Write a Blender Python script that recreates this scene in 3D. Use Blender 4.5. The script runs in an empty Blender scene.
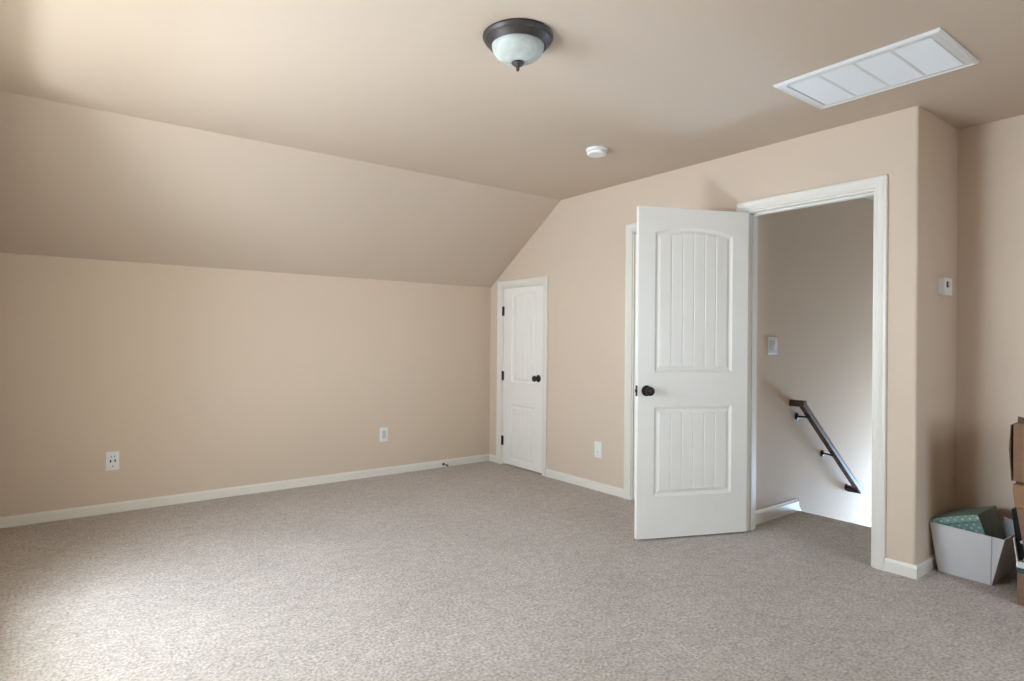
import bpy, bmesh, math, random
from mathutils import Vector, Matrix
random.seed(4)
S = bpy.context.scene
COL = S.collection
PI = math.pi

# ------------------------------------------------------------------ camera
CAMPOS = (-3.57538582, -5.03716524, 1.21089202)
YAW, PITCH, ROLL, FPX = 0.652642599, 1.28814351e-4, 7.58499802e-3, 611.890749
F = Vector((math.sin(YAW) * math.cos(PITCH), math.cos(YAW) * math.cos(PITCH), math.sin(PITCH)))
R0 = Vector((math.cos(YAW), -math.sin(YAW), 0.0))
U0 = R0.cross(F)
RR = R0 * math.cos(ROLL) + U0 * math.sin(ROLL)
UU = -R0 * math.sin(ROLL) + U0 * math.cos(ROLL)
cd = bpy.data.cameras.new('camera')
cam = bpy.data.objects.new('camera', cd)
COL.objects.link(cam)
M4 = Matrix((RR, UU, -F)).transposed().to_4x4()
M4.translation = CAMPOS
cam.matrix_world = M4
cd.sensor_width = 36.0
cd.lens = FPX * 36.0 / 1024.0
cd.clip_start = 0.05
S.camera = cam

# ------------------------------------------------------------------ world, daylight, exposure
w = bpy.data.worlds.new('world')
S.world = w
w.use_nodes = True
bgn = w.node_tree.nodes['Background']
bgn.inputs[0].default_value = (0.62, 0.74, 0.92, 1)
bgn.inputs[1].default_value = 0.6
S.view_settings.view_transform = 'Standard'
S.view_settings.look = 'None'
S.view_settings.exposure = 0.0
S.view_settings.gamma = 1.0
S.view_settings.use_curve_mapping = False

HC = 2.44          # ceiling height
HK = 1.7418        # knee wall height
SL = 1.0493        # where the sloped ceiling meets the flat one
D = 3.797          # outside corner of the door wall
W = 0.581          # depth of the recess
XL = -3.92         # window gable wall
YR = -6.30         # rear wall
SY = -2.788        # stair wall
SY2 = -3.685       # other stair wall
XE = 3.9           # foot of the stairwell
WIN = (-3.25, -1.60, 0.14, 1.95)
FILL_WIN = (-1.5, -0.3, 0.75, 2.0)   # rear window added for fill light: x0, x1, z0, z1   # gable window: y0, y1, z0, z1


def area(name, loc, direction, sx, sy, power, color):
    l = bpy.data.lights.new(name, 'AREA')
    l.shape = 'RECTANGLE'
    l.size, l.size_y = sx, sy
    l.energy = power
    l.color = color
    o = bpy.data.objects.new(name, l)
    COL.objects.link(o)
    o.location = loc
    o.rotation_euler = Vector(direction).to_track_quat('-Z', 'Y').to_euler()
    return o


# rear and stair-side fill lamps added; daylight through the gable window (sky above, bright roof below) and the window at the foot of the stairs
WY, WZ = (WIN[0] + WIN[1]) / 2, (WIN[2] + WIN[3]) / 2
SKYC = (0.75, 0.92, 1.11)
area('rear_fill_light', ((FILL_WIN[0] + FILL_WIN[1]) / 2, YR - 0.15, (FILL_WIN[2] + FILL_WIN[3]) / 2), (-0.9, 1, -0.8), FILL_WIN[1] - FILL_WIN[0] - 0.1, FILL_WIN[3] - FILL_WIN[2] - 0.1, 50, SKYC)  # added fill lamp in the rear opening, brightens the far walls
area('window_daylight', (XL - 0.98, WY, 1.36), (1, 0, -0.5), WIN[1] - WIN[0] - 0.1, 1.05, 134, SKYC)
area('window_groundlight', (XL - 0.98, WY - 0.2, WIN[2] + 0.2), (1, 0, 0.45), 0.7, 0.3, 54, (0.84, 0.93, 1.03))
area('stair_side_fill', (2.95, SY2 + 0.03, -0.75), (-0.2, 1, 0), 1.0, 1.3, 72, (0.60, 0.96, 1.46))  # added fill lamp against the blank stair side wall, no window there
area('stair_foot_daylight', (XE - 0.05, -3.235, -0.9), (-1, 0, -0.25), 0.8, 1.2, 105, (0.60, 0.96, 1.46))


# ------------------------------------------------------------------ materials
def mat(name, color, rough=0.6, metal=0.0, spec=0.5, noise=None, bump=None):
    m = bpy.data.materials.new(name)
    m.use_nodes = True
    nt = m.node_tree
    b = nt.nodes['Principled BSDF']
    b.inputs['Base Color'].default_value = (*color, 1)
    b.inputs['Roughness'].default_value = rough
    b.inputs['Metallic'].default_value = metal
    b.inputs['Specular IOR Level'].default_value = spec
    tc = nt.nodes.new('ShaderNodeTexCoord')
    if noise:
        scale, amount, stretch = noise
        mp = nt.nodes.new('ShaderNodeMapping')
        mp.inputs['Scale'].default_value = stretch
        nt.links.new(tc.outputs['Object'], mp.inputs[0])
        n = nt.nodes.new('ShaderNodeTexNoise')
        n.inputs['Scale'].default_value = scale
        n.inputs['Detail'].default_value = 4
        nt.links.new(mp.outputs[0], n.inputs['Vector'])
        r = nt.nodes.new('ShaderNodeValToRGB')
        lo = [max(0, c * (1 - amount)) for c in color]
        hi = [min(1, c * (1 + amount)) for c in color]
        r.color_ramp.elements[0].position = 0.3
        r.color_ramp.elements[1].position = 0.7
        r.color_ramp.elements[0].color = (*lo, 1)
        r.color_ramp.elements[1].color = (*hi, 1)
        nt.links.new(n.outputs['Fac'], r.inputs[0])
        nt.links.new(r.outputs[0], b.inputs['Base Color'])
    if bump:
        scale, strength, dist = bump
        n2 = nt.nodes.new('ShaderNodeTexNoise')
        n2.inputs['Scale'].default_value = scale
        n2.inputs['Detail'].default_value = 3
        nt.links.new(tc.outputs['Object'], n2.inputs['Vector'])
        bp = nt.nodes.new('ShaderNodeBump')
        bp.inputs['Strength'].default_value = strength
        bp.inputs['Distance'].default_value = dist
        nt.links.new(n2.outputs['Fac'], bp.inputs['Height'])
        nt.links.new(bp.outputs[0], b.inputs['Normal'])
    return m


PAINT = mat('tan_wall_paint', (0.70, 0.565, 0.435), 0.75, spec=0.25, bump=(220, 0.06, 0.002))
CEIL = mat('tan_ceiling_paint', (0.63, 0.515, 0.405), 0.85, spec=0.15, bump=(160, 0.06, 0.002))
TRIM = mat('white_trim_paint', (0.82, 0.77, 0.68), 0.35, spec=0.45)
DOORM = mat('white_door_paint', (0.90, 0.86, 0.785), 0.38, spec=0.45, noise=(6, 0.012, (1, 1, 1)))
BRONZE = mat('oil_rubbed_bronze', (0.035, 0.03, 0.028), 0.38, metal=0.6, noise=(30, 0.25, (1, 1, 1)))
FIXT = mat('dark_bronze_fixture', (0.075, 0.065, 0.06), 0.45, metal=0.5, noise=(14, 0.25, (1, 1, 1)))
PLASTIC = mat('white_plastic', (0.86, 0.84, 0.815), 0.4)
PLGREY = mat('light_grey_plastic', (0.60, 0.60, 0.59), 0.45)
DARKP = mat('dark_slot', (0.03, 0.03, 0.03), 0.6)
SLOTG = mat('grey_slot', (0.30, 0.30, 0.31), 0.6)
RUBBER = mat('grey_rubber', (0.18, 0.16, 0.15), 0.7)
BRASS = mat('dull_hinge_metal', (0.36, 0.34, 0.31), 0.4, metal=0.8)
METALW = mat('white_enamel', (0.80, 0.79, 0.77), 0.4)
LOUV = mat('white_louver_enamel', (0.84, 0.85, 0.86), 0.45)
WOODR = mat('dark_red_brown_wood', (0.10, 0.046, 0.034), 0.45, noise=(10, 0.4, (1, 1, 8)))
BINM = mat('white_bin_board', (0.66, 0.64, 0.63), 0.7, noise=(9, 0.03, (1, 1, 1)))
BINSEAM = mat('grey_bin_seam', (0.36, 0.33, 0.33), 0.8)
SLATE = mat('slate_green_paper', (0.19, 0.255, 0.215), 0.6, noise=(18, 0.10, (1, 1, 1)))
KRAFT = mat('kraft_cardboard', (0.235, 0.13, 0.075), 0.8, noise=(7, 0.10, (1, 1, 6)))
KRAFTE = mat('kraft_cardboard_edge', (0.12, 0.07, 0.042), 0.9)
KRAFTL = mat('light_kraft_cardboard', (0.29, 0.155, 0.08), 0.8, noise=(6, 0.08, (1, 1, 5)))
WHITEC = mat('white_coated_card', (0.70, 0.69, 0.66), 0.6)
GREENC = mat('dark_green_print', (0.02, 0.07, 0.055), 0.5)
BLACKP = mat('black_plastic', (0.010, 0.008, 0.008), 0.6, spec=0.2)
PAPERW = mat('white_paper', (0.55, 0.56, 0.60), 0.7)

# carpet: cut pile with fine tufts and soft trodden patches
CARPET = bpy.data.materials.new('beige_cut_pile_carpet')
CARPET.use_nodes = True
nt = CARPET.node_tree
b = nt.nodes['Principled BSDF']
b.inputs['Roughness'].default_value = 1.0
b.inputs['Specular IOR Level'].default_value = 0.05
b.inputs['Sheen Weight'].default_value = 0.25
b.inputs['Sheen Roughness'].default_value = 0.6
tc = nt.nodes.new('ShaderNodeTexCoord')


def tnoise(scale, detail, rough=0.5):
    n = nt.nodes.new('ShaderNodeTexNoise')
    n.inputs['Scale'].default_value = scale
    n.inputs['Detail'].default_value = detail
    n.inputs['Roughness'].default_value = rough
    nt.links.new(tc.outputs['Object'], n.inputs['Vector'])
    return n


def mixcol(fac, a, c, blend='MIX'):
    x = nt.nodes.new('ShaderNodeMix')
    x.data_type = 'RGBA'
    x.blend_type = blend
    for sock, v in ((x.inputs[0], fac), (x.inputs[6], a), (x.inputs[7], c)):
        if isinstance(v, (tuple, float)):
            sock.default_value = v
        else:
            nt.links.new(v, sock)
    return x.outputs[2]


def ramp(src, p0, p1, c0=(0, 0, 0, 1), c1=(1, 1, 1, 1)):
    r = nt.nodes.new('ShaderNodeValToRGB')
    r.color_ramp.elements[0].position = p0
    r.color_ramp.elements[1].position = p1
    r.color_ramp.elements[0].color = c0
    r.color_ramp.elements[1].color = c1
    nt.links.new(src, r.inputs[0])
    return r.outputs[0]


fine = tnoise(75, 4, 0.7)
mid = tnoise(17, 4, 0.65)
patch = tnoise(2.2, 3, 0.55)
tuft = ramp(fine.outputs['Fac'], 0.34, 0.64, (0.29, 0.232, 0.187, 1), (0.64, 0.553, 0.472, 1))
mottle = ramp(mid.outputs['Fac'], 0.36, 0.62, (0.86, 0.85, 0.84, 1), (1.06, 1.06, 1.06, 1))
trod = ramp(patch.outputs['Fac'], 0.35, 0.65, (0.93, 0.92, 0.91, 1), (1.04, 1.04, 1.04, 1))
c1 = mixcol(1.0, tuft, mottle, 'MULTIPLY')
c2 = mixcol(1.0, c1, trod, 'MULTIPLY')
nt.links.new(c2, b.inputs['Base Color'])
bp = nt.nodes.new('ShaderNodeBump')
bp.inputs['Strength'].default_value = 0.7
bp.inputs['Distance'].default_value = 0.008
nt.links.new(fine.outputs['Fac'], bp.inputs['Height'])
nt.links.new(bp.outputs[0], b.inputs['Normal'])

# alabaster glass of the ceiling lamp
GLASSL = bpy.data.materials.new('alabaster_glass')
GLASSL.use_nodes = True
nt = GLASSL.node_tree
b = nt.nodes['Principled BSDF']
b.inputs['Roughness'].default_value = 0.5
b.inputs['Specular IOR Level'].default_value = 0.25
b.inputs['Subsurface Weight'].default_value = 0.0
tc = nt.nodes.new('ShaderNodeTexCoord')
n = tnoise(9, 5, 0.6)
n.inputs['Distortion'].default_value = 1.6
nt.links.new(ramp(n.outputs['Fac'], 0.35, 0.65, (0.42, 0.45, 0.405, 1), (0.64, 0.665, 0.61, 1)), b.inputs['Base Color'])

# polka dots, white on teal
POLKA = bpy.data.materials.new('teal_polka_dot_paper')
POLKA.use_nodes = True
nt = POLKA.node_tree
b = nt.nodes['Principled BSDF']
b.inputs['Roughness'].default_value = 0.55
tc = nt.nodes.new('ShaderNodeTexCoord')
sep = nt.nodes.new('ShaderNodeSeparateXYZ')
nt.links.new(tc.outputs['Object'], sep.inputs[0])


def mth(op, a, c=0.0):
    x = nt.nodes.new('ShaderNodeMath')
    x.operation = op
    for i, v in enumerate((a, c)):
        if isinstance(v, (int, float)):
            x.inputs[i].default_value = v
        else:
            nt.links.new(v, x.inputs[i])
    return x.outputs[0]


a1 = mth('MULTIPLY', mth('ADD', sep.outputs[1], sep.outputs[2]), 30.0)
a2 = mth('MULTIPLY', mth('SUBTRACT', sep.outputs[1], sep.outputs[2]), 30.0)
f1 = mth('SUBTRACT', mth('FRACT', a1), 0.5)
f2 = mth('SUBTRACT', mth('FRACT', a2), 0.5)
rad = mth('ADD', mth('MULTIPLY', f1, f1), mth('MULTIPLY', f2, f2))
isdot = mth('LESS_THAN', rad, 0.06)
nt.links.new(mixcol(isdot, (0.15, 0.27, 0.22, 1), (0.36, 0.47, 0.41, 1)), b.inputs['Base Color'])

PANE = bpy.data.materials.new('window_glass')
PANE.use_nodes = True
b = PANE.node_tree.nodes['Principled BSDF']
b.inputs['Transmission Weight'].default_value = 1.0
b.inputs['Roughness'].default_value = 0.02
b.inputs['IOR'].default_value = 1.45


# ------------------------------------------------------------------ mesh helpers
def link(name, bm, mats, parent=None, loc=(0, 0, 0), rot=(0, 0, 0), smooth=None, bevel=None):
    bmesh.ops.recalc_face_normals(bm, faces=bm.faces[:])
    me = bpy.data.meshes.new(name)
    bm.to_mesh(me)
    bm.free()
    if not isinstance(mats, (list, tuple)):
        mats = [mats]
    for m in mats:
        me.materials.append(m)
    o = bpy.data.objects.new(name, me)
    COL.objects.link(o)
    o.location = loc
    o.rotation_euler = rot
    if parent:
        o.parent = parent
    if smooth is not None:
        for p in me.polygons:
            p.use_smooth = True
        me.set_sharp_from_angle(angle=math.radians(smooth))
    if bevel:
        md = o.modifiers.new('edge', 'BEVEL')
        md.width = bevel
        md.segments = 2
        md.limit_method = 'ANGLE'
        md.angle_limit = math.radians(40)
    return o


def box(bm, lo, hi, mi=0):
    x0, y0, z0 = lo
    x1, y1, z1 = hi
    v = [bm.verts.new(p) for p in ((x0, y0, z0), (x1, y0, z0), (x1, y1, z0), (x0, y1, z0), (x0, y0, z1), (x1, y0, z1), (x1, y1, z1), (x0, y1, z1))]
    for f in ((0, 3, 2, 1), (4, 5, 6, 7), (0, 1, 5, 4), (1, 2, 6, 5), (2, 3, 7, 6), (3, 0, 4, 7)):
        bm.faces.new([v[i] for i in f]).material_index = mi


def bx(lo, hi):
    bm = bmesh.new()
    box(bm, lo, hi)
    return bm


def hexa(bm, bot, top, mi=0):
    """eight corners: four of the bottom, four of the top"""
    v = [bm.verts.new(p) for p in list(bot) + list(top)]
    for f in ((0, 3, 2, 1), (4, 5, 6, 7), (0, 1, 5, 4), (1, 2, 6, 5), (2, 3, 7, 6), (3, 0, 4, 7)):
        bm.faces.new([v[i] for i in f]).material_index = mi


def extrude_poly(bm, pts, vec, mi=0):
    a = [bm.verts.new(p) for p in pts]
    c = [bm.verts.new(Vector(p) + Vector(vec)) for p in pts]
    bm.faces.new(a).material_index = mi
    bm.faces.new(c[::-1]).material_index = mi
    n = len(pts)
    for i in range(n):
        bm.faces.new((a[i], a[(i + 1) % n], c[(i + 1) % n], c[i])).material_index = mi


def lathe(bm, prof, seg=40, axis='z', org=(0, 0, 0), mi=0):
    """prof: (radius, height) pairs; revolved about the axis through org"""
    def P(r, h, a):
        c, s = r * math.cos(a), r * math.sin(a)
        p = {'z': (c, s, h), 'x': (h, c, s), 'y': (c, h, s)}[axis]
        return Vector(p) + Vector(org)
    rings = []
    for r, h in prof:
        if r < 1e-6:
            rings.append([bm.verts.new(P(0, h, 0))])
        else:
            rings.append([bm.verts.new(P(r, h, 2 * PI * k / seg)) for k in range(seg)])
    for A, B in zip(rings, rings[1:]):
        for k in range(seg):
            k2 = (k + 1) % seg
            if len(A) == 1 and len(B) == 1:
                continue
            if len(A) == 1:
                f = (A[0], B[k2], B[k])
            elif len(B) == 1:
                f = (A[k], A[k2], B[0])
            else:
                f = (A[k], A[k2], B[k2], B[k])
            bm.faces.new(f).material_index = mi


def sweep(bm, path, section, up=(0, 0, 1), mi=0, cap=True):
    """mitred sweep of a closed section (a across, b up) along a polyline"""
    path = [Vector(p) for p in path]
    up = Vector(up)
    rings = []
    for i, p in enumerate(path):
        d0 = (path[i] - path[i - 1]).normalized() if i else None
        d1 = (path[i + 1] - path[i]).normalized() if i < len(path) - 1 else None
        t = (d0 + d1).normalized() if d0 and d1 else (d0 or d1)
        d = d1 or d0
        side = d.cross(up).normalized()
        upv = side.cross(d).normalized()
        ring = []
        for a, c in section:
            q = p + side * a + upv * c
            if d0 and d1:                     # project along d onto the mitre plane
                k = (p - q).dot(t) / d.dot(t)
                q = q + d * k
            ring.append(bm.verts.new(q))
        rings.append(ring)
    n = len(section)
    for A, B in zip(rings, rings[1:]):
        for k in range(n):
            bm.faces.new((A[k], A[(k + 1) % n], B[(k + 1) % n], B[k])).material_index = mi
    if cap:
        bm.faces.new(rings[0]).material_index = mi
        bm.faces.new(rings[-1][::-1]).material_index = mi


def circ(r, n=12):
    return [(r * math.cos(2 * PI * k / n), r * math.sin(2 * PI * k / n)) for k in range(n)]


def tag(o, label, cat, group=None):
    o['label'] = label
    o['category'] = cat
    if group:
        o['group'] = group
    return o


def thing(name, label, cat, loc=(0, 0, 0), rot=(0, 0, 0), group=None):
    o = bpy.data.objects.new(name, None)
    o.empty_display_size = 0.05
    COL.objects.link(o)
    o.location = loc
    o.rotation_euler = rot
    return tag(o, label, cat, group)


def struct(name, bm, m, label=None, **kw):
    o = link(name, bm, m, **kw)
    o['kind'] = 'structure'
    if label:
        o['label'] = label
    return o


# ------------------------------------------------------------------ room shell
LAND = 0.755                                   # nosing of the top stair
bm = bmesh.new()
extrude_poly(bm, [(XL, 0, 0), (0.115, 0, 0), (0.115, SY, 0), (LAND, SY, 0), (LAND, SY2, 0), (0.115, SY2, 0), (0.115, -D, 0), (W, -D, 0), (W, YR, 0), (XL, YR, 0)], (0, 0, -0.18))
struct('floor', bm, CARPET, 'beige cut pile carpet over the whole room and stair landing')

struct('wall_back', bx((XL - 0.1, 0, -0.05), (0.115, 0.1, HK + 0.04)), PAINT, 'long low tan knee wall under the sloped ceiling')
bm = bmesh.new()
extrude_poly(bm, [(XL - 0.1, 0, HK), (XL - 0.1, -SL, HC), (XL - 0.1, -SL, HC + 0.12), (XL - 0.1, 0.12, HK + 0.06), (XL - 0.1, 0.12, HK)], (0.115 - XL + 0.1, 0, 0))
struct('ceiling_slope', bm, CEIL, 'sloped tan ceiling above the knee wall')
struct('ceiling', bx((XL - 0.1, YR - 0.1, HC), (W + 0.1, -SL, HC + 0.12)), CEIL, 'flat tan ceiling')

# door wall with its three openings
OP = {'closet': (-0.205, -0.822, 1.727), 'side': (-1.882, -2.400, 2.047), 'stairs': (-2.832, -3.592, 2.046)}
bm = bmesh.new()
pts = [(0, 0, -0.05), (0, 0, HK), (0, -SL, HC), (0, -3.715, HC), (0, -3.715, -0.05)]
for y0, y1, zt in (OP['stairs'], OP['side'], OP['closet']):
    pts += [(0, y1, -0.05), (0, y1, zt), (0, y0, zt), (0, y0, -0.05)]
extrude_poly(bm, pts, (0.115, 0, 0))
struct('wall_right', bm, PAINT, 'tan gable wall holding the three white doors')
# return wall at the outside corner (rounded corner bead)
bm = bmesh.new()
r = 0.014
cor = [(0, -3.715, -0.05)] + [(r - r * math.cos(a), -D + r - r * math.sin(a), -0.05) for a in [k * PI / 2 / 6 for k in range(7)]] + [(W + 0.1, -D, -0.05), (W + 0.1, SY2, -0.05), (0.115, SY2, -0.05), (0.115, -3.715, -0.05)]
extrude_poly(bm, cor, (0, 0, HC + 0.05))
struct('wall_recess', bm, PAINT, 'short tan return wall at the outside corner', smooth=40)
struct('wall_alcove', bx((W, YR, -0.05), (W + 0.1, -D + 0.02, HC + 0.02)), PAINT, 'tan wall at the back of the alcove with the boxes')
x0, x1, z0, z1 = FILL_WIN
bm = bmesh.new()
box(bm, (XL - 0.1, YR - 0.25, -0.05), (x0, YR, HC + 0.02))
box(bm, (x1, YR - 0.25, -0.05), (W + 0.1, YR, HC + 0.02))
box(bm, (x0, YR - 0.25, -0.05), (x1, YR, z0))
box(bm, (x0, YR - 0.25, z1), (x1, YR, HC + 0.02))
struct('wall_rear', bm, PAINT)
bm = bmesh.new()
for a, c in (((x0, YR - .24, z0), (x0 + .05, YR - .19, z1)), ((x1 - .05, YR - .24, z0), (x1, YR - .19, z1)), ((x0, YR - .24, z0), (x1, YR - .19, z0 + .05)),
             ((x0, YR - .24, z1 - .05), (x1, YR - .19, z1)), ((x0, YR - .23, (z0 + z1) / 2 - .02), (x1, YR - .2, (z0 + z1) / 2 + .02))):
    box(bm, a, c)
win = struct('rear_fill_window', bm, TRIM)  # unseen rear window, added to go with the fill lamp
link('pane', bx((x0 + .04, YR - .218, z0 + .04), (x1 - .04, YR - .212, z1 - .04)), PANE, win)
struct('closet_light_block', bx((0.116, -2.7, -0.05), (0.16, -0.05, 2.3)), PAINT)  # unseen slab added to stop light leaking around the closed doors

# gable wall with the window the daylight comes through
bm = bmesh.new()
y0, y1, z0, z1 = WIN
box(bm, (XL - 1.10, YR, -0.05), (XL, y0, HC))
box(bm, (XL - 1.10, y1, -0.05), (XL, 0, HC))
box(bm, (XL - 1.10, y0, -0.05), (XL, y1, z0))
box(bm, (XL - 1.10, y0, z1), (XL, y1, HC))
struct('wall_left', bm, PAINT)
bm = bmesh.new()
for a, c in (((XL - 1.04, y0, z0), (XL + 0.002, y0 + .012, z1)), ((XL - 1.04, y1 - .012, z0), (XL + 0.002, y1, z1)), ((XL - 1.04, y0, z0), (XL + 0.02, y1, z0 + .012)), ((XL - 1.04, y0, z1 - .012), (XL + 0.002, y1, z1))):
    box(bm, a, c)  # white liner added so the window well bounces less tinted light
box(bm, (XL - 0.10, y0, z0), (XL + 0.001, y1, 0.40))  # added parapet, keeps window light off the floor beside the wall
struct('trim_4', bm, TRIM, 'white window reveal with a parapet added to shape the light')
bm = bmesh.new()
for a, c in (((XL - 1.09, y0, z0), (XL - 1.04, y0 + .05, z1)), ((XL - 1.09, y1 - .05, z0), (XL - 1.04, y1, z1)), ((XL - 1.09, y0, z0), (XL - 1.04, y1, z0 + .05)),
             ((XL - 1.09, y0, z1 - .05), (XL - 1.04, y1, z1)), ((XL - 1.08, (y0 + y1) / 2 - .03, z0), (XL - 1.05, (y0 + y1) / 2 + .03, z1))):
    box(bm, a, c)
win = struct('window_1', bm, TRIM)
link('pane', bx((XL - 1.068, y0 + .04, z0 + .04), (XL - 1.062, y1 - .04, z1 - .04)), PANE, win)

# stairwell
struct('wall_stairs', bx((0.115, SY, -3.2), (XE, SY + 0.1, HC)), PAINT, 'tan stair wall seen through the open doorway')
struct('wall_stairs_near', bx((0.68, SY2 - 0.1, -3.2), (XE, SY2, HC)), PAINT)
struct('wall_stairs_end', bx((XE, SY2 - 0.1, -3.2), (XE + 0.1, SY + 0.1, HC)), PAINT)
struct('ceiling_stairs', bx((0.115, SY2, 2.412), (XE, SY, HC + 0.05)), CEIL)
bm = bmesh.new()
st = [(LAND - 0.002, SY, -0.18)]
x, z = LAND, 0.0
prof = [(LAND, 0)]
for k in range(12):
    z -= 0.19
    prof += [(x, z), (x + 0.235, z)]
    x += 0.235
prof += [(x, -2.5), (LAND, -2.5)]
extrude_poly(bm, [(a, SY2 + .001, c) for a, c in prof[1:]], (0, SY - SY2 - .002, 0))
struct('floor_stairs', bm, CARPET, 'carpeted stairs going down')


# ------------------------------------------------------------------ baseboards and casings
BH, BT = 0.068, 0.0125
BPROF = [(0, 0), (BT, 0), (BT, BH - 0.014), (BT - 0.004, BH - 0.008), (BT - 0.006, BH), (0, BH)]


def baseboard(bm, p, q, nrm, h=BH):
    """p, q: floor points on the wall; nrm: direction into the room"""
    n = Vector(nrm)
    k = h / BH
    A = [Vector(p) + n * t + Vector((0, 0, zz * k)) for t, zz in BPROF]
    extrude_poly(bm, A, Vector(q) - Vector(p))


bm = bmesh.new()
baseboard(bm, (XL, 0, 0), (0, 0, 0), (0, -1, 0))
struct('baseboard_back', bm, TRIM, 'white baseboard along the knee wall')
bm = bmesh.new()
baseboard(bm, (0, 0, 0), (0, -0.135, 0), (-1, 0, 0))
baseboard(bm, (0, -0.889, 0), (0, -1.816, 0), (-1, 0, 0))
baseboard(bm, (0, -2.466, 0), (0, -2.766, 0), (-1, 0, 0))
baseboard(bm, (0, -3.652, 0), (0, -D - BT, 0), (-1, 0, 0))
struct('baseboard_right', bm, TRIM, 'white baseboard along the wall with the doors')
bm = bmesh.new()
baseboard(bm, (-BT * .5, -D, 0), (W, -D, 0), (0, -1, 0))
struct('baseboard_recess', bm, TRIM, 'white baseboard on the short return wall')
bm = bmesh.new()
baseboard(bm, (W, -D, 0), (W, YR, 0), (-1, 0, 0))
struct('baseboard_alcove', bm, TRIM)
bm = bmesh.new()
baseboard(bm, (0.115, SY, 0), (LAND - 0.02, SY, 0), (0, -1, 0), 0.09)
extrude_poly(bm, [(LAND - 0.02, SY, 0.09), (LAND - 0.02, SY, 0), (LAND + 0.03, SY, -0.005), (LAND + 0.012, SY, 0.014), (LAND - 0.008, SY, 0.03)], (0, -BT, 0))
struct('baseboard_stairs', bm, TRIM, 'white baseboard ending at the top of the stairs')

CPROF = [(0, 0), (0, 0.011), (0.004, 0.014), (0.012, 0.014), (0.016, 0.0165), (0.042, 0.0175), (0.047, 0.020), (0.057, 0.020), (0.061, 0.017), (0.061, 0)]


def casing(bm, y0, y1, zt, x=0.0, sgn=-1, rev=0.005):
    a, c, t = y0 + rev, y1 - rev, zt + rev
    rings = []
    for P in range(4):
        ring = []
        for d, h in CPROF:
            yy, zz = [(a + d, 0.0), (a + d, t + d), (c - d, t + d), (c - d, 0.0)][P]
            ring.append(bm.verts.new((x + sgn * h, yy, zz)))
        rings.append(ring)
    n = len(CPROF)
    for A, B in zip(rings, rings[1:]):
        for k in range(n):
            bm.faces.new((A[k], A[(k + 1) % n], B[(k + 1) % n], B[k]))
    bm.faces.new(rings[0])
    bm.faces.new(rings[-1][::-1])


def jambs(bm, y0, y1, zt, stop_x):
    t = 0.006
    box(bm, (-0.001, y0 - t, 0), (0.116, y0 + 0.007, zt))
    box(bm, (-0.001, y1 - 0.007, 0), (0.116, y1 + t, zt))
    box(bm, (-0.001, y1 - 0.007, zt - t), (0.116, y0 + 0.007, zt + 0.007))
    if stop_x:                                  # door stop strips
        s = 0.011
        box(bm, (stop_x, y0 - t - s, 0), (stop_x + 0.034, y0 - t, zt - t))
        box(bm, (stop_x, y1 + t, 0), (stop_x + 0.034, y1 + t + s, zt - t))
        box(bm, (stop_x, y1 + t, zt - t - s), (stop_x + 0.034, y0 - t, zt - t))


FRAMES = {}
for i, (key, lab) in enumerate((('closet', 'white casing around the small closet door in the corner'), ('side', 'white casing mostly hidden behind the open door'), ('stairs', 'white casing and jamb of the open stair doorway'))):
    bm = bmesh.new()
    y0, y1, zt = OP[key]
    casing(bm, y0, y1, zt)
    jambs(bm, y0, y1, zt, 0.045)
    if key == 'stairs':
        casing(bm, y0, y1, zt, 0.115, 1)
    FRAMES[key] = struct('trim_%d' % (i + 1), bm, TRIM, lab, smooth=25)
y0, y1, zt = OP['stairs']
o = link('strike_plate', bx((0.004, y1 + 0.0055, 0.872), (0.032, y1 + 0.0075, 0.932)), BRONZE, FRAMES['stairs'])


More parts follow.
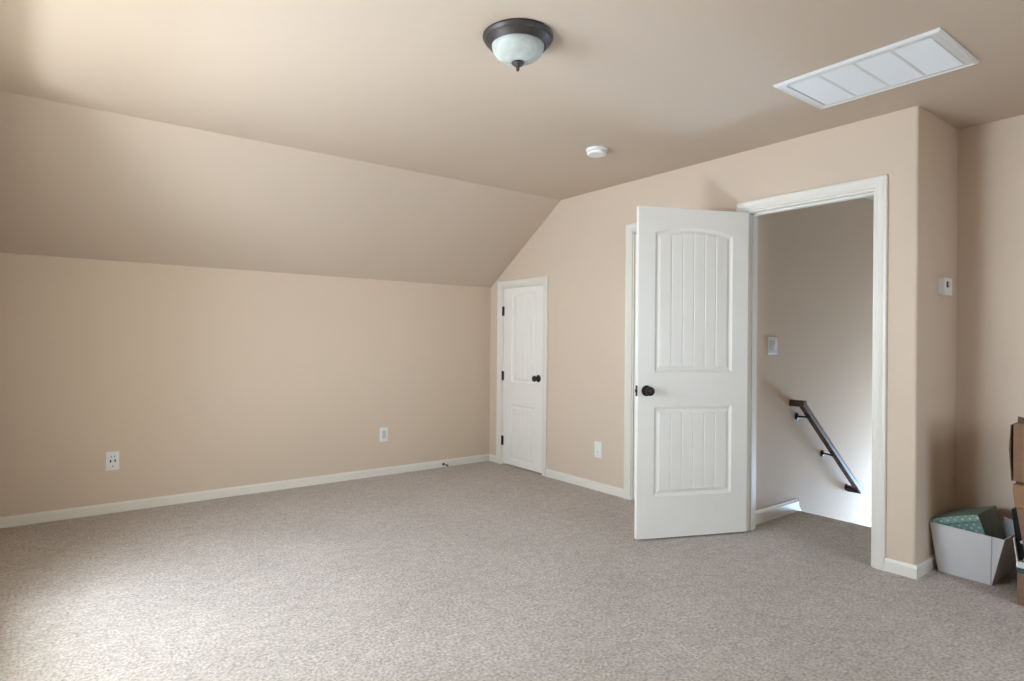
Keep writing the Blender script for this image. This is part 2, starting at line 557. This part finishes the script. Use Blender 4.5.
# ------------------------------------------------------------------ doors
def door_mesh(w, h, t, panels, groove_n):
    """slab from (0,0,0) to (w,t,h); face at y=0 with sunken two-panel moulding; panels share u0..u1: (z0, z1, arch)"""
    bm = bmesh.new()
    (u0, u1) = panels['u']
    zs = panels['z']                            # list of (z0, z1, arch) bottom to top
    rings = [(0.0, 0.0), (0.006, 0.0045), (0.016, 0.009), (0.022, 0.009), (0.038, 0.0025)]
    ins = rings[-1][0]
    fu0, fu1 = u0 + ins, u1 - ins
    gs = [fu0 + (fu1 - fu0) * k / groove_n for k in range(1, groove_n)]
    gw = 0.0048
    samples = sorted(set([fu0, fu1] + [fu0 + (fu1 - fu0) * k / 24 for k in range(1, 24)] + gs + [g - gw for g in gs] + [g + gw for g in gs]))
    samples = [samples[0]] + [s for a, s in zip(samples, samples[1:]) if s - a > 1e-4 or s in gs]
    par = [(s - fu0) / (fu1 - fu0) for s in samples]

    def side(ydir, ybase):
        V = lambda u, d, z: bm.verts.new((u, ybase + ydir * d, z))
        q = lambda *a: bm.faces.new(a)
        # stiles
        for a, c in ((0, u0), (u1, w)):
            q(V(a, 0, 0), V(c, 0, 0), V(c, 0, h), V(a, 0, h))

        def top(z1, arch, pr, dd):
            return z1 - dd + arch * (1 - (2 * pr - 1) ** 2)
        # rails
        lo = [0.0] * len(par)
        for (z0, z1, arch) in zs:
            hi = [z0] * len(par)
            for k in range(len(par) - 1):
                a, c = u0 + (u1 - u0) * par[k], u0 + (u1 - u0) * par[k + 1]
                q(V(a, 0, lo[k]), V(c, 0, lo[k + 1]), V(c, 0, hi[k + 1]), V(a, 0, hi[k]))
            lo = [top(z1, arch, pp, 0) for pp in par]
        for k in range(len(par) - 1):
            a, c = u0 + (u1 - u0) * par[k], u0 + (u1 - u0) * par[k + 1]
            q(V(a, 0, lo[k]), V(c, 0, lo[k + 1]), V(c, 0, h), V(a, 0, h))
        # panels
        for (z0, z1, arch) in zs:
            prev = None
            for (dd, dep) in rings:
                uu = [u0 + dd + (u1 - u0 - 2 * dd) * pp for pp in par]
                last = dd == ins
                dl = [dep + (0.0034 if (last and any(abs(s - g) < 1e-6 for g in gs)) else 0) for s in samples]
                bot = [V(a, e, z0 + dd) for a, e in zip(uu, dl)]
                tp = [V(a, e, top(z1, arch, pp, dd)) for a, e, pp in zip(uu, dl, par)]
                if prev:
                    pb, pt = prev
                    for k in range(len(par) - 1):
                        q(pb[k], pb[k + 1], bot[k + 1], bot[k])
                        q(pt[k], pt[k + 1], tp[k + 1], tp[k])
                    q(pb[0], bot[0], tp[0], pt[0])
                    q(pb[-1], bot[-1], tp[-1], pt[-1])
                prev = (bot, tp)
            pb, pt = prev
            for k in range(len(par) - 1):
                q(pb[k], pb[k + 1], pt[k + 1], pt[k])
    side(1, 0.0)
    side(-1, t)
    for a, c, d_, e in (((0, 0, 0), (0, t, 0), (0, t, h), (0, 0, h)), ((w, 0, 0), (w, t, 0), (w, t, h), (w, 0, h)),
                        ((0, 0, 0), (w, 0, 0), (w, t, 0), (0, t, 0)), ((0, 0, h), (w, 0, h), (w, t, h), (0, t, h))):
        bm.faces.new([bm.verts.new(p) for p in (a, c, d_, e)])
    bmesh.ops.remove_doubles(bm, verts=bm.verts[:], dist=1e-5)
    return bm


def knob_bm(u, z, y0, d):
    """knob, neck and rose standing off the face y0 in direction d along local y"""
    bm = bmesh.new()
    prof = [(0.0, 0.0), (0.033, 0.0), (0.033, 0.005), (0.028, 0.009), (0.013, 0.012), (0.011, 0.030), (0.016, 0.034), (0.025, 0.040), (0.028, 0.049), (0.026, 0.058), (0.018, 0.064), (0.0, 0.066)]
    lathe(bm, [(r, y0 + d * hh) for r, hh in prof], 28, 'y', (u, 0, z))
    return bm


# the small closet door: hinged on the corner side, face a little behind the casing
cw, ch = 0.600, 1.707
cl = struct('door_1', door_mesh(cw, ch, 0.035, {'u': (0.128, 0.488), 'z': [(0.055, 0.585, 0.0), (0.80, 1.640, 0.020)]}, 5), DOORM, 'short closed white closet door in the corner with dark knob', smooth=20)
cl.location = (0.008, -0.2135, 0.012)
cl.rotation_euler = (0, 0, -PI / 2)             # local +x runs along -y, local -y faces the room (-x)
link('door_knob', knob_bm(0.538, 0.854, 0.0, -1), BRONZE, cl, smooth=35)
for z in (1.487, 0.854, 0.221):
    bm = bmesh.new()
    lathe(bm, [(0, z - 0.048), (0.004, z - 0.047), (0.0075, z - 0.044), (0.0075, z + 0.044), (0.004, z + 0.047), (0, z + 0.048)], 12, 'z', (-0.006, -0.008, 0))
    box(bm, (-0.005, -0.004, z - 0.044), (0.012, 0.0005, z + 0.044))
    link('hinge', bm, BRONZE, cl, smooth=40)

# a second closed door behind the open one
sw, sh = 0.500, 2.020
sd = struct('door_2', door_mesh(sw, sh, 0.035, {'u': (0.09, 0.410), 'z': [(0.25, 0.80, 0.0), (1.01, 1.87, 0.034)]}, 5), DOORM, 'closed white door hidden behind the open door', smooth=20)
sd.location = (0.008, -1.8915, 0.012)
sd.rotation_euler = (0, 0, -PI / 2)
link('door_knob', knob_bm(0.435, 0.90, 0.0, -1), BRONZE, sd, smooth=35)

# the open door, swung into the room; origin at the foot of its free edge
od_w, od_h = 0.752, 2.018
od = struct('door_3', door_mesh(od_w, od_h, 0.035, {'u': (0.108, 0.640), 'z': [(0.252, 0.799, 0.0), (1.010, 1.866, 0.036)]}, 6), DOORM, 'white two panel door standing open into the room with dark knob', smooth=20)
od.location = (-0.7245, -2.5636, 0.014)
od.rotation_euler = (0, 0, math.atan2(-0.40054, 0.91628))
link('door_knob', knob_bm(0.056, 0.899, 0.0, -1), BRONZE, od, smooth=35)
link('door_knob', knob_bm(0.056, 0.899, 0.035, 1), BRONZE, od, smooth=35)
bm = bmesh.new()
box(bm, (-0.0015, 0.005, 0.866), (0.001, 0.030, 0.930))
extrude_poly(bm, [(-0.001, 0.011, 0.890), (-0.012, 0.013, 0.890), (-0.012, 0.016, 0.890), (-0.001, 0.025, 0.890)], (0, 0, 0.018))
link('latch_plate', bm, BRONZE, od)
for z in (1.80, 1.03, 0.24):
    bm = bmesh.new()
    lathe(bm, [(0, z - 0.046), (0.0065, z - 0.044), (0.0065, z + 0.044), (0, z + 0.046)], 12, 'z', (od_w + 0.004, 0.040, 0))
    box(bm, (od_w - 0.0005, 0.004, z - 0.044), (od_w + 0.002, 0.036, z + 0.044))
    link('hinge', bm, BRASS, od, smooth=40)

# ------------------------------------------------------------------ ceiling things
t = thing('ceiling_light', 'round flush ceiling light with dark bronze rim and alabaster glass bowl', 'ceiling light', (-2.064, -3.085, HC))
bm = bmesh.new()
lathe(bm, [(0, -0.0005), (0.138, -0.0005), (0.1425, -0.004), (0.1425, -0.010), (0.136, -0.016), (0.134, -0.024), (0.128, -0.029), (0.118, -0.041), (0.113, -0.046), (0.108, -0.044), (0.104, -0.036), (0, -0.030)], 64)
link('rim', bm, FIXT, t, smooth=35)
bm = bmesh.new()
gp = []
for k in range(15):
    a = PI / 2 * k / 14
    gp.append((0.106 * math.cos(a) ** 0.85 if k < 14 else 0.0, -0.040 - 0.066 * math.sin(a)))
lathe(bm, gp, 64)
link('glass_shade', bm, GLASSL, t, smooth=60)
bm = bmesh.new()
lathe(bm, [(0, -0.100), (0.012, -0.102), (0.025, -0.107), (0.026, -0.111), (0.020, -0.118), (0.011, -0.124), (0.007, -0.128), (0.0065, -0.138), (0.005, -0.142), (0, -0.143)], 24)
link('finial', bm, FIXT, t, smooth=40)

t = thing('smoke_detector', 'small round white smoke detector on the ceiling', 'smoke detector', (-0.774, -2.251, HC))
bm = bmesh.new()
lathe(bm, [(0, -0.0005), (0.069, -0.0005), (0.070, -0.004), (0.070, -0.014), (0.067, -0.018), (0, -0.018)], 40)
link('base', bm, PLASTIC, t, smooth=35)
bm = bmesh.new()
lathe(bm, [(0, -0.017), (0.060, -0.017), (0.060, -0.022), (0.064, -0.023), (0.064, -0.031), (0.058, -0.038), (0.042, -0.041), (0.03, -0.040), (0, -0.040)], 40)
link('sensor_cover', bm, PLASTIC, t, smooth=35)

# return air grille: long side along y
VX0, VX1, VY0, VY1 = -0.822, -0.360, -4.155, -3.470
t = thing('ceiling_vent', 'large rectangular white return air vent in the ceiling', 'vent', ((VX0 + VX1) / 2, (VY0 + VY1) / 2, HC))
hx, hy = (VX1 - VX0) / 2, (VY1 - VY0) / 2
bm = bmesh.new()
FW = 0.042
outer = [(-hx, -hy), (hx, -hy), (hx, hy), (-hx, hy)]
loops = []
for d, z in ((0, -0.0008), (0, -0.007), (0.006, -0.013), (0.014, -0.015), (0.019, -0.011), (FW, -0.011), (FW, -0.0008)):
    loops.append([bm.verts.new((math.copysign(hx - d, a), math.copysign(hy - d, c), z)) for a, c in outer])
for A, B in zip(loops, loops[1:]):
    for k in range(4):
        bm.faces.new((A[k], A[(k + 1) % 4], B[(k + 1) % 4], B[k]))
link('frame', bm, METALW, t)
ih = hy - FW
for k in range(1, 4):
    yc = -ih + 2 * ih * k / 4
    link('divider', bx((-hx + FW - 0.001, yc - 0.006, -0.010), (hx - FW + 0.001, yc + 0.006, -0.002)), METALW, t)
NS = 30
for k in range(4):
    ya, yb = -ih + 2 * ih * k / 4 + 0.006, -ih + 2 * ih * (k + 1) / 4 - 0.006
    bm = bmesh.new()
    x0, x1 = -hx + FW, hx - FW
    for s in range(NS):
        xc = x0 + (x1 - x0) * (s + 0.5) / NS
        e = (x1 - x0) / NS * 0.58
        extrude_poly(bm, [(xc - e, ya, -0.0015), (xc + e, ya, -0.0100), (xc + e + 0.0006, ya, -0.0092), (xc - e + 0.0006, ya, -0.0008)], (0, yb - ya, 0))
    link('louver_panel', bm, LOUV, t)
for yy in (-hy + 0.17, hy - 0.05):
    bm = bmesh.new()
    box(bm, (-hx + 0.022, yy - 0.012, -0.0155), (-hx + 0.032, yy + 0.012, -0.0105))
    link('latch', bm, METALW, t)


# ------------------------------------------------------------------ wall plates
def plate_bm(w, h, t=0.006):
    """plate in the local x-z plane, standing off towards -y"""
    bm = bmesh.new()
    hexa(bm, [(-w / 2, 0, -h / 2), (w / 2, 0, -h / 2), (w / 2, 0, h / 2), (-w / 2, 0, h / 2)],
         [(-w / 2 + .004, -t, -h / 2 + .004), (w / 2 - .004, -t, -h / 2 + .004), (w / 2 - .004, -t, h / 2 - .004), (-w / 2 + .004, -t, h / 2 - .004)])
    return bm


def screw(parent, x, z, t=0.006):
    bm = bmesh.new()
    lathe(bm, [(0.0032, -t + 0.001), (0.0032, -t - 0.0006), (0, -t - 0.001)], 12, 'y', (x, 0, z))
    link('screw', bm, PLGREY, parent, smooth=40)


def slots(parent, spots, m=DARKP, t=0.0095):
    for (x, z, sx, sz) in spots:
        bm = bmesh.new()
        lathe(bm, [(0, -t + 0.0005), (sx, -t + 0.0005), (sx, -t - 0.0005), (0, -t - 0.0005)], 12, 'y', (x, 0, z))
        if sz != sx:
            for v in bm.verts:
                v.co.z = z + (v.co.z - z) * sz / sx
        link('slot', bm, m, parent)


t = thing('wall_outlet', 'white outlet plate with dark slots low on the long knee wall', 'outlet', (-3.194, 0, 0.358), group=None)
link('plate', plate_bm(0.081, 0.131), PLASTIC, t, bevel=0.0015)
bm = bmesh.new()
prof = [(0.0245 * math.cos(a), 0.048 * math.copysign(abs(math.sin(a)) ** 0.7, math.sin(a))) for a in [2 * PI * k / 32 for k in range(32)]]
extrude_poly(bm, [(a, -0.005, c) for a, c in prof], (0, -0.004, 0))
rc = link('receptacle', bm, PLASTIC, t, bevel=0.001)
slots(rc, [(-0.0135, 0.000, 0.0048, 0.010), (0.0135, 0.002, 0.0048, 0.010)])
slots(rc, [(0.0, -0.036, 0.0048, 0.0055)], SLOTG)
slots(rc, [(-0.010, 0.030, 0.003, 0.008), (0.010, 0.030, 0.003, 0.008)], SLOTG)

t = thing('wall_outlet', 'small white plate on the knee wall nearest the closet door', 'outlet', (-1.160, 0, 0.362))
link('plate', plate_bm(0.080, 0.128), PLASTIC, t, bevel=0.0015)
link('insert', bx((-0.017, -0.0085, -0.034), (0.017, -0.005, 0.034)), PLGREY, t, bevel=0.001)
screw(t, 0, 0.048)
screw(t, 0, -0.048)

t = thing('wall_outlet', 'white plate between the closet door and the open door', 'outlet', (0, -1.522, 0.332), (0, 0, -PI / 2))
link('plate', plate_bm(0.082, 0.134), PLASTIC, t, bevel=0.0015)
link('insert', bx((-0.017, -0.0085, -0.034), (0.017, -0.005, 0.034)), PLASTIC, t, bevel=0.001)
rc = t
slots(rc, [(0, -0.016, 0.006, 0.008)], PLGREY, 0.0085)
screw(t, 0, 0.048)
screw(t, 0, -0.048)

t = thing('light_switch', 'white double switch plate on the stair wall above the handrail', 'light switch', (0.389, SY, 1.190))
link('plate', plate_bm(0.124, 0.122), PLASTIC, t, bevel=0.0015)
for sx in (-0.023, 0.023):
    bm = bmesh.new()
    box(bm, (sx - 0.0165, -0.0075, -0.034), (sx + 0.0165, -0.005, 0.034))
    hexa(bm, [(sx - .015, -.007, -.032), (sx + .015, -.007, -.032), (sx + .015, -.007, .032), (sx - .015, -.007, .032)],
         [(sx - .015, -.0085, -.032), (sx + .015, -.0085, -.032), (sx + .015, -.0135, .032), (sx - .015, -.0135, .032)])
    link('rocker', bm, PLGREY if sx < 0 else PLASTIC, t)

t = thing('thermostat', 'white thermostat box on the short return wall in the alcove', 'thermostat', (0.350, -D, 1.524))
bm = bmesh.new()
box(bm, (-0.060, -0.009, -0.050), (0.060, 0, 0.050))
link('base_plate', bm, PLASTIC, t, bevel=0.002)
bm = bmesh.new()
box(bm, (-0.058, -0.031, -0.048), (0.058, -0.008, 0.048))
cv = link('cover', bm, PLASTIC, t, bevel=0.004)
link('display', bx((-0.032, -0.0325, -0.006), (-0.004, -0.030, 0.027)), DARKP, t, bevel=0.001)
link('button', bx((0.010, -0.0325, -0.004), (0.022, -0.030, 0.024)), PLGREY, t, bevel=0.001)

t = thing('door_stop', 'small dark spring door stop on the knee wall baseboard', 'door stop', (-0.545, -BT, 0.028))
bm = bmesh.new()
lathe(bm, [(0, 0), (0.013, 0), (0.013, -0.004), (0.008, -0.010), (0, -0.011)], 20, 'y')
link('base', bm, BRONZE, t, smooth=40)
bm = bmesh.new()
lathe(bm, [(0.005, -0.008)] + [(0.0058 if k % 2 else 0.0042, -0.010 - k * 0.0024) for k in range(22)] + [(0, -0.063)], 14, 'y')
link('spring', bm, BRASS, t, smooth=60)
bm = bmesh.new()
lathe(bm, [(0, -0.058), (0.008, -0.059), (0.0095, -0.063), (0.0095, -0.074), (0.007, -0.079), (0, -0.080)], 18, 'y')
link('tip', bm, RUBBER, t, smooth=40)

# ------------------------------------------------------------------ handrail
RY = -2.872
t = thing('handrail', 'dark red-brown wooden handrail sloping down the stair wall', 'handrail', (0.64, SY, 0.79))
bm = bmesh.new()
# profile: flat sides, rounded top (a across, c up)
sec = [(-0.019, -0.022), (0.019, -0.022), (0.022, -0.012), (0.022, 0.008), (0.017, 0.018), (0.008, 0.023), (-0.008, 0.023), (-0.017, 0.018), (-0.022, 0.008), (-0.022, -0.012)]
p0, p1 = Vector((0.640, RY, 0.785)), Vector((1.535, RY, 0.052))
off = Vector((0.64, SY, 0.79))
sweep(bm, [p0 - off, p1 - off], sec)
link('rail', bm, WOODR, t, smooth=40)
for e in (p0, p1):
    bm = bmesh.new()
    dxy = Vector((0, SY - RY, 0))
    sweep(bm, [e - off - Vector((0, 0.021, 0)), e - off + dxy + Vector((0, -0.0005, 0))], sec)
    link('rail_return', bm, WOODR, t, smooth=40)
for bxp, bz in ((0.721, 0.682), (1.103, 0.376), (1.500, 0.066)):
    bm = bmesh.new()
    lathe(bm, [(0, -0.0005), (0.026, -0.0005), (0.026, -0.004), (0.019, -0.009), (0.009, -0.012), (0, -0.012)], 24, 'y', Vector((bxp, SY, bz)) - off)
    zr = 0.785 + (bxp + 0.0 - 0.64) * (0.052 - 0.785) / 0.895 - 0.030
    path = [Vector((bxp, SY - 0.010, bz)), Vector((bxp, SY - 0.030, bz + 0.001)), Vector((bxp - 0.004, RY + 0.030, bz + (zr - bz) * .45)), Vector((bxp - 0.006, RY + 0.008, zr - 0.004)), Vector((bxp - 0.006, RY, zr + 0.006))]
    sweep(bm, [p - off for p in path], circ(0.0065, 10), up=(1, 0, 0.01))
    dv = (p1 - p0).normalized()
    c = Vector((bxp - 0.006, RY, zr + 0.006)) - off
    sweep(bm, [c - dv * 0.03, c + dv * 0.03], [(-0.013, -0.003), (0.013, -0.003), (0.013, 0.002), (-0.013, 0.002)])
    link('bracket', bm, BRONZE, t, smooth=40)

# ------------------------------------------------------------------ things in the alcove
# white tapered storage bin
t = thing('storage_bin', 'white tapered storage bin against the return wall', 'storage bin', (0.33, -3.95, 0))
o0 = Vector((0.33, -3.95, 0))
BB = [Vector(p) for p in ((0.213, -3.832, 0.001), (0.205, -4.066, 0.001), (0.478, -4.072, 0.001), (0.478, -3.832, 0.001))]
BT_ = [Vector(p) for p in ((0.178, -3.8025, 0.264), (0.160, -4.128, 0.254), (0.505, -4.136, 0.256), (0.505, -3.8025, 0.264))]
bm = bmesh.new()
cb = sum(BB, Vector()) / 4
ct = sum(BT_, Vector()) / 4
vo = [bm.verts.new(p - o0) for p in BB]
vt = [bm.verts.new(p - o0) for p in BT_]
ti = 0.005
vi = [bm.verts.new(p + Vector((math.copysign(ti, (ct - p).x), math.copysign(ti, (ct - p).y), 0)) - o0) for p in BT_]
vb = [bm.verts.new(p + Vector((math.copysign(ti, (cb - p).x), math.copysign(ti, (cb - p).y), ti)) - o0) for p in BB]
bm.faces.new(vo)
bm.faces.new(vb)
for k in range(4):
    k2 = (k + 1) % 4
    bm.faces.new((vo[k], vo[k2], vt[k2], vt[k]))
    bm.faces.new((vt[k], vt[k2], vi[k2], vi[k]))
    bm.faces.new((vi[k], vi[k2], vb[k2], vb[k]))
link('bin_body', bm, BINM, t)
# fold seam on the front panel near its right end
bm = bmesh.new()
sa = BB[0].lerp(BB[1], 0.985) - o0
sb = BT_[0].lerp(BT_[1], 0.842) - o0
sweep(bm, [sa + Vector((-0.0008, 0, 0.002)), sb + Vector((-0.0008, 0, -0.001))], [(-0.0022, -0.0008), (0.0022, -0.0008), (0.0022, 0.0012), (-0.0022, 0.0012)], up=(-1, 0, 0.1))
link('seam', bm, BINSEAM, t)

# gift box tilted inside the bin; local x runs into the alcove, local y towards the return wall
tilt = math.radians(18.5)
g = thing('gift_box', 'teal polka dot box with a slate green lid tilted inside the white bin', 'box', (0.186, -3.910, 0.3135), (-tilt, 0, 0))
GW, GD = 0.214, 0.295
LID = 0.032
bm = bmesh.new()


def faced(bm, lo, hi, front_mi, rest_mi):
    n0 = len(bm.faces)
    box(bm, lo, hi)
    bm.faces.ensure_lookup_table()
    for f in bm.faces[n0:]:
        f.normal_update()
        f.material_index = front_mi if f.calc_center_median().x < lo[0] + 1e-4 else rest_mi


faced(bm, (0.026, -GW / 2 + 0.009, -0.168), (GD - 0.008, GW / 2 - 0.005, -LID * 0.5), 1, 0)
link('box_body', bm, [SLATE, POLKA], g)
bm = bmesh.new()
faced(bm, (0, -GW / 2, -LID), (GD, GW / 2, 0), 1, 0)
link('lid', bm, [SLATE, POLKA], g, bevel=0.0015)

# sheet of white card standing in the bin
bm = bmesh.new()
extrude_poly(bm, [(0.0, yy + 4.06, zz - 0.008) for yy, zz in ((-4.03, .008), (-4.06, .008), (-4.113, .27), (-4.098, .300), (-4.058, .308), (-4.074, .18))], (0.004, 0, 0))
o = link('paper_folder', bm, PAPERW, None, (0.42, -4.06, 0.008))
tag(o, 'white folder standing at the edge of the bin behind the green box', 'folder')


# carton stack at the picture's edge
def carton(name, label, loc, sx, sy, sz, m, rotz=0.0, tape=False):
    """carton: open-topped shell standing on loc; local x into the alcove, y towards the return wall (0 .. -sy)"""
    c = thing(name, label, 'cardboard box', loc, (0, 0, rotz))
    bm = bmesh.new()
    th = 0.004
    box(bm, (0, -sy, 0), (th, 0, sz))
    box(bm, (sx - th, -sy, 0), (sx, 0, sz))
    box(bm, (th, -th, 0), (sx - th, 0, sz))
    box(bm, (th, -sy, 0), (sx - th, -sy + th, sz))
    box(bm, (th, -sy + th, 0), (sx - th, -th, th))
    link('carton_body', bm, m, c, bevel=0.001)
    return c


CY = -4.207
c1 = carton('cardboard_box', 'bottom cardboard box of the stack, with white and dark green bands', (0.03, CY, 0.001), 0.42, 0.34, 0.175, KRAFT, 0.0)
bm = bmesh.new()
box(bm, (-0.0015, -0.3415, 0.148), (0.4215, 0.0015, 0.176))
link('green_band', bm, GREENC, c1)['label'] = 'dark green printed band'
bm = bmesh.new()
box(bm, (-0.003, -0.343, 0.173), (0.423, 0.003, 0.200))
hexa(bm, [(0.002, 0.0035, 0.198), (0.002, -0.0015, 0.198), (0.022, -0.0015, 0.198), (0.022, 0.0035, 0.198)],
     [(0.002, 0.017, 0.305), (0.002, 0.013, 0.305), (0.022, 0.013, 0.305), (0.022, 0.017, 0.305)])
link('white_cover', bm, WHITEC, c1)['label'] = 'white coated card cover'
bm = bmesh.new()
hexa(bm, [(0.002, -0.015, 0.201), (0.002, -0.33, 0.201), (0.006, -0.33, 0.201), (0.006, -0.015, 0.201)],
     [(0.016, -0.040, 0.262), (0.016, -0.33, 0.262), (0.020, -0.33, 0.262), (0.020, -0.040, 0.262)])
link('flap', bm, KRAFT, c1)

# black case standing on the bottom box
bm = bmesh.new()
hexa(bm, [(0.056, CY + 0.003, 0.203), (0.056, CY - 0.10, 0.203), (0.112, CY - 0.10, 0.203), (0.112, CY + 0.003, 0.203)],
     [(0.056, CY + 0.031, 0.434), (0.056, CY - 0.08, 0.444), (0.112, CY - 0.08, 0.444), (0.112, CY + 0.031, 0.434)])
bmesh.ops.translate(bm, verts=bm.verts[:], vec=(-0.05, -CY, -0.203))
t = thing('black_case', 'black case wedged in the cardboard stack above the bottom box', 'case', (0.05, CY, 0.203))
link('shell', bm, BLACKP, t, bevel=0.004)
bm = bmesh.new()
lathe(bm, [(0, 0.006), (0.008, 0.006), (0.008, 0.003), (0, 0.002)], 16, 'x', (0.0, -0.012, 0.085))
link('catch', bm, PLGREY, t, smooth=40)

c2 = carton('cardboard_box', 'middle cardboard box of the stack with its flap hanging down', (0.125, CY + 0.008, 0.203), 0.38, 0.34, 0.3685, KRAFTL)
bm = bmesh.new()
hexa(bm, [(-0.098, -0.34, 0.247), (0.002, -0.34, 0.247), (0.002, 0.002, 0.247), (-0.098, 0.002, 0.247)],
     [(-0.098, -0.34, 0.3535), (0.002, -0.34, 0.3535), (0.002, 0.012, 0.3535), (-0.098, 0.012, 0.3535)])
link('front_lip', bm, KRAFTL, c2, bevel=0.002)
link('dark_gap_strip', bx((-0.080, -0.335, 0.3535), (0.0, 0.004, 0.3675)), KRAFTE, c2)  # dark strip standing in for the shadow gap under the top box
bm = bmesh.new()
extrude_poly(bm, [(-0.100, -0.004, 0.246), (-0.100, -0.34, 0.246), (-0.118, -0.34, 0.030), (-0.118, -0.042, 0.030)], (0.004, 0, 0))
link('flap', bm, KRAFT, c2)

c3 = carton('cardboard_box', 'top cardboard box of the stack with its flaps standing up', (0.03, CY + 0.018, 0.572), 0.42, 0.36, 0.270, KRAFT)
bm = bmesh.new()
extrude_poly(bm, [(-0.001, 0.0035, 0.000), (0.20, 0.0065, 0.000), (0.20, 0.0065, 0.262), (-0.001, 0.0065, 0.262), (-0.003, 0.012, 0.15)], (0, 0.0035, 0))
link('side_flap', bm, KRAFTE, c3)
bm = bmesh.new()
extrude_poly(bm, [(0.02, -0.010, 0.262), (0.02, -0.30, 0.262), (0.02, -0.06, 0.292), (0.02, -0.012, 0.302)], (0.004, 0, 0))
link('top_flap', bm, KRAFTE, c3)
bm = bmesh.new()
box(bm, (-0.0012, -0.10, 0.004), (0.001, -0.035, 0.268))
link('tape', bm, KRAFTL, c3)
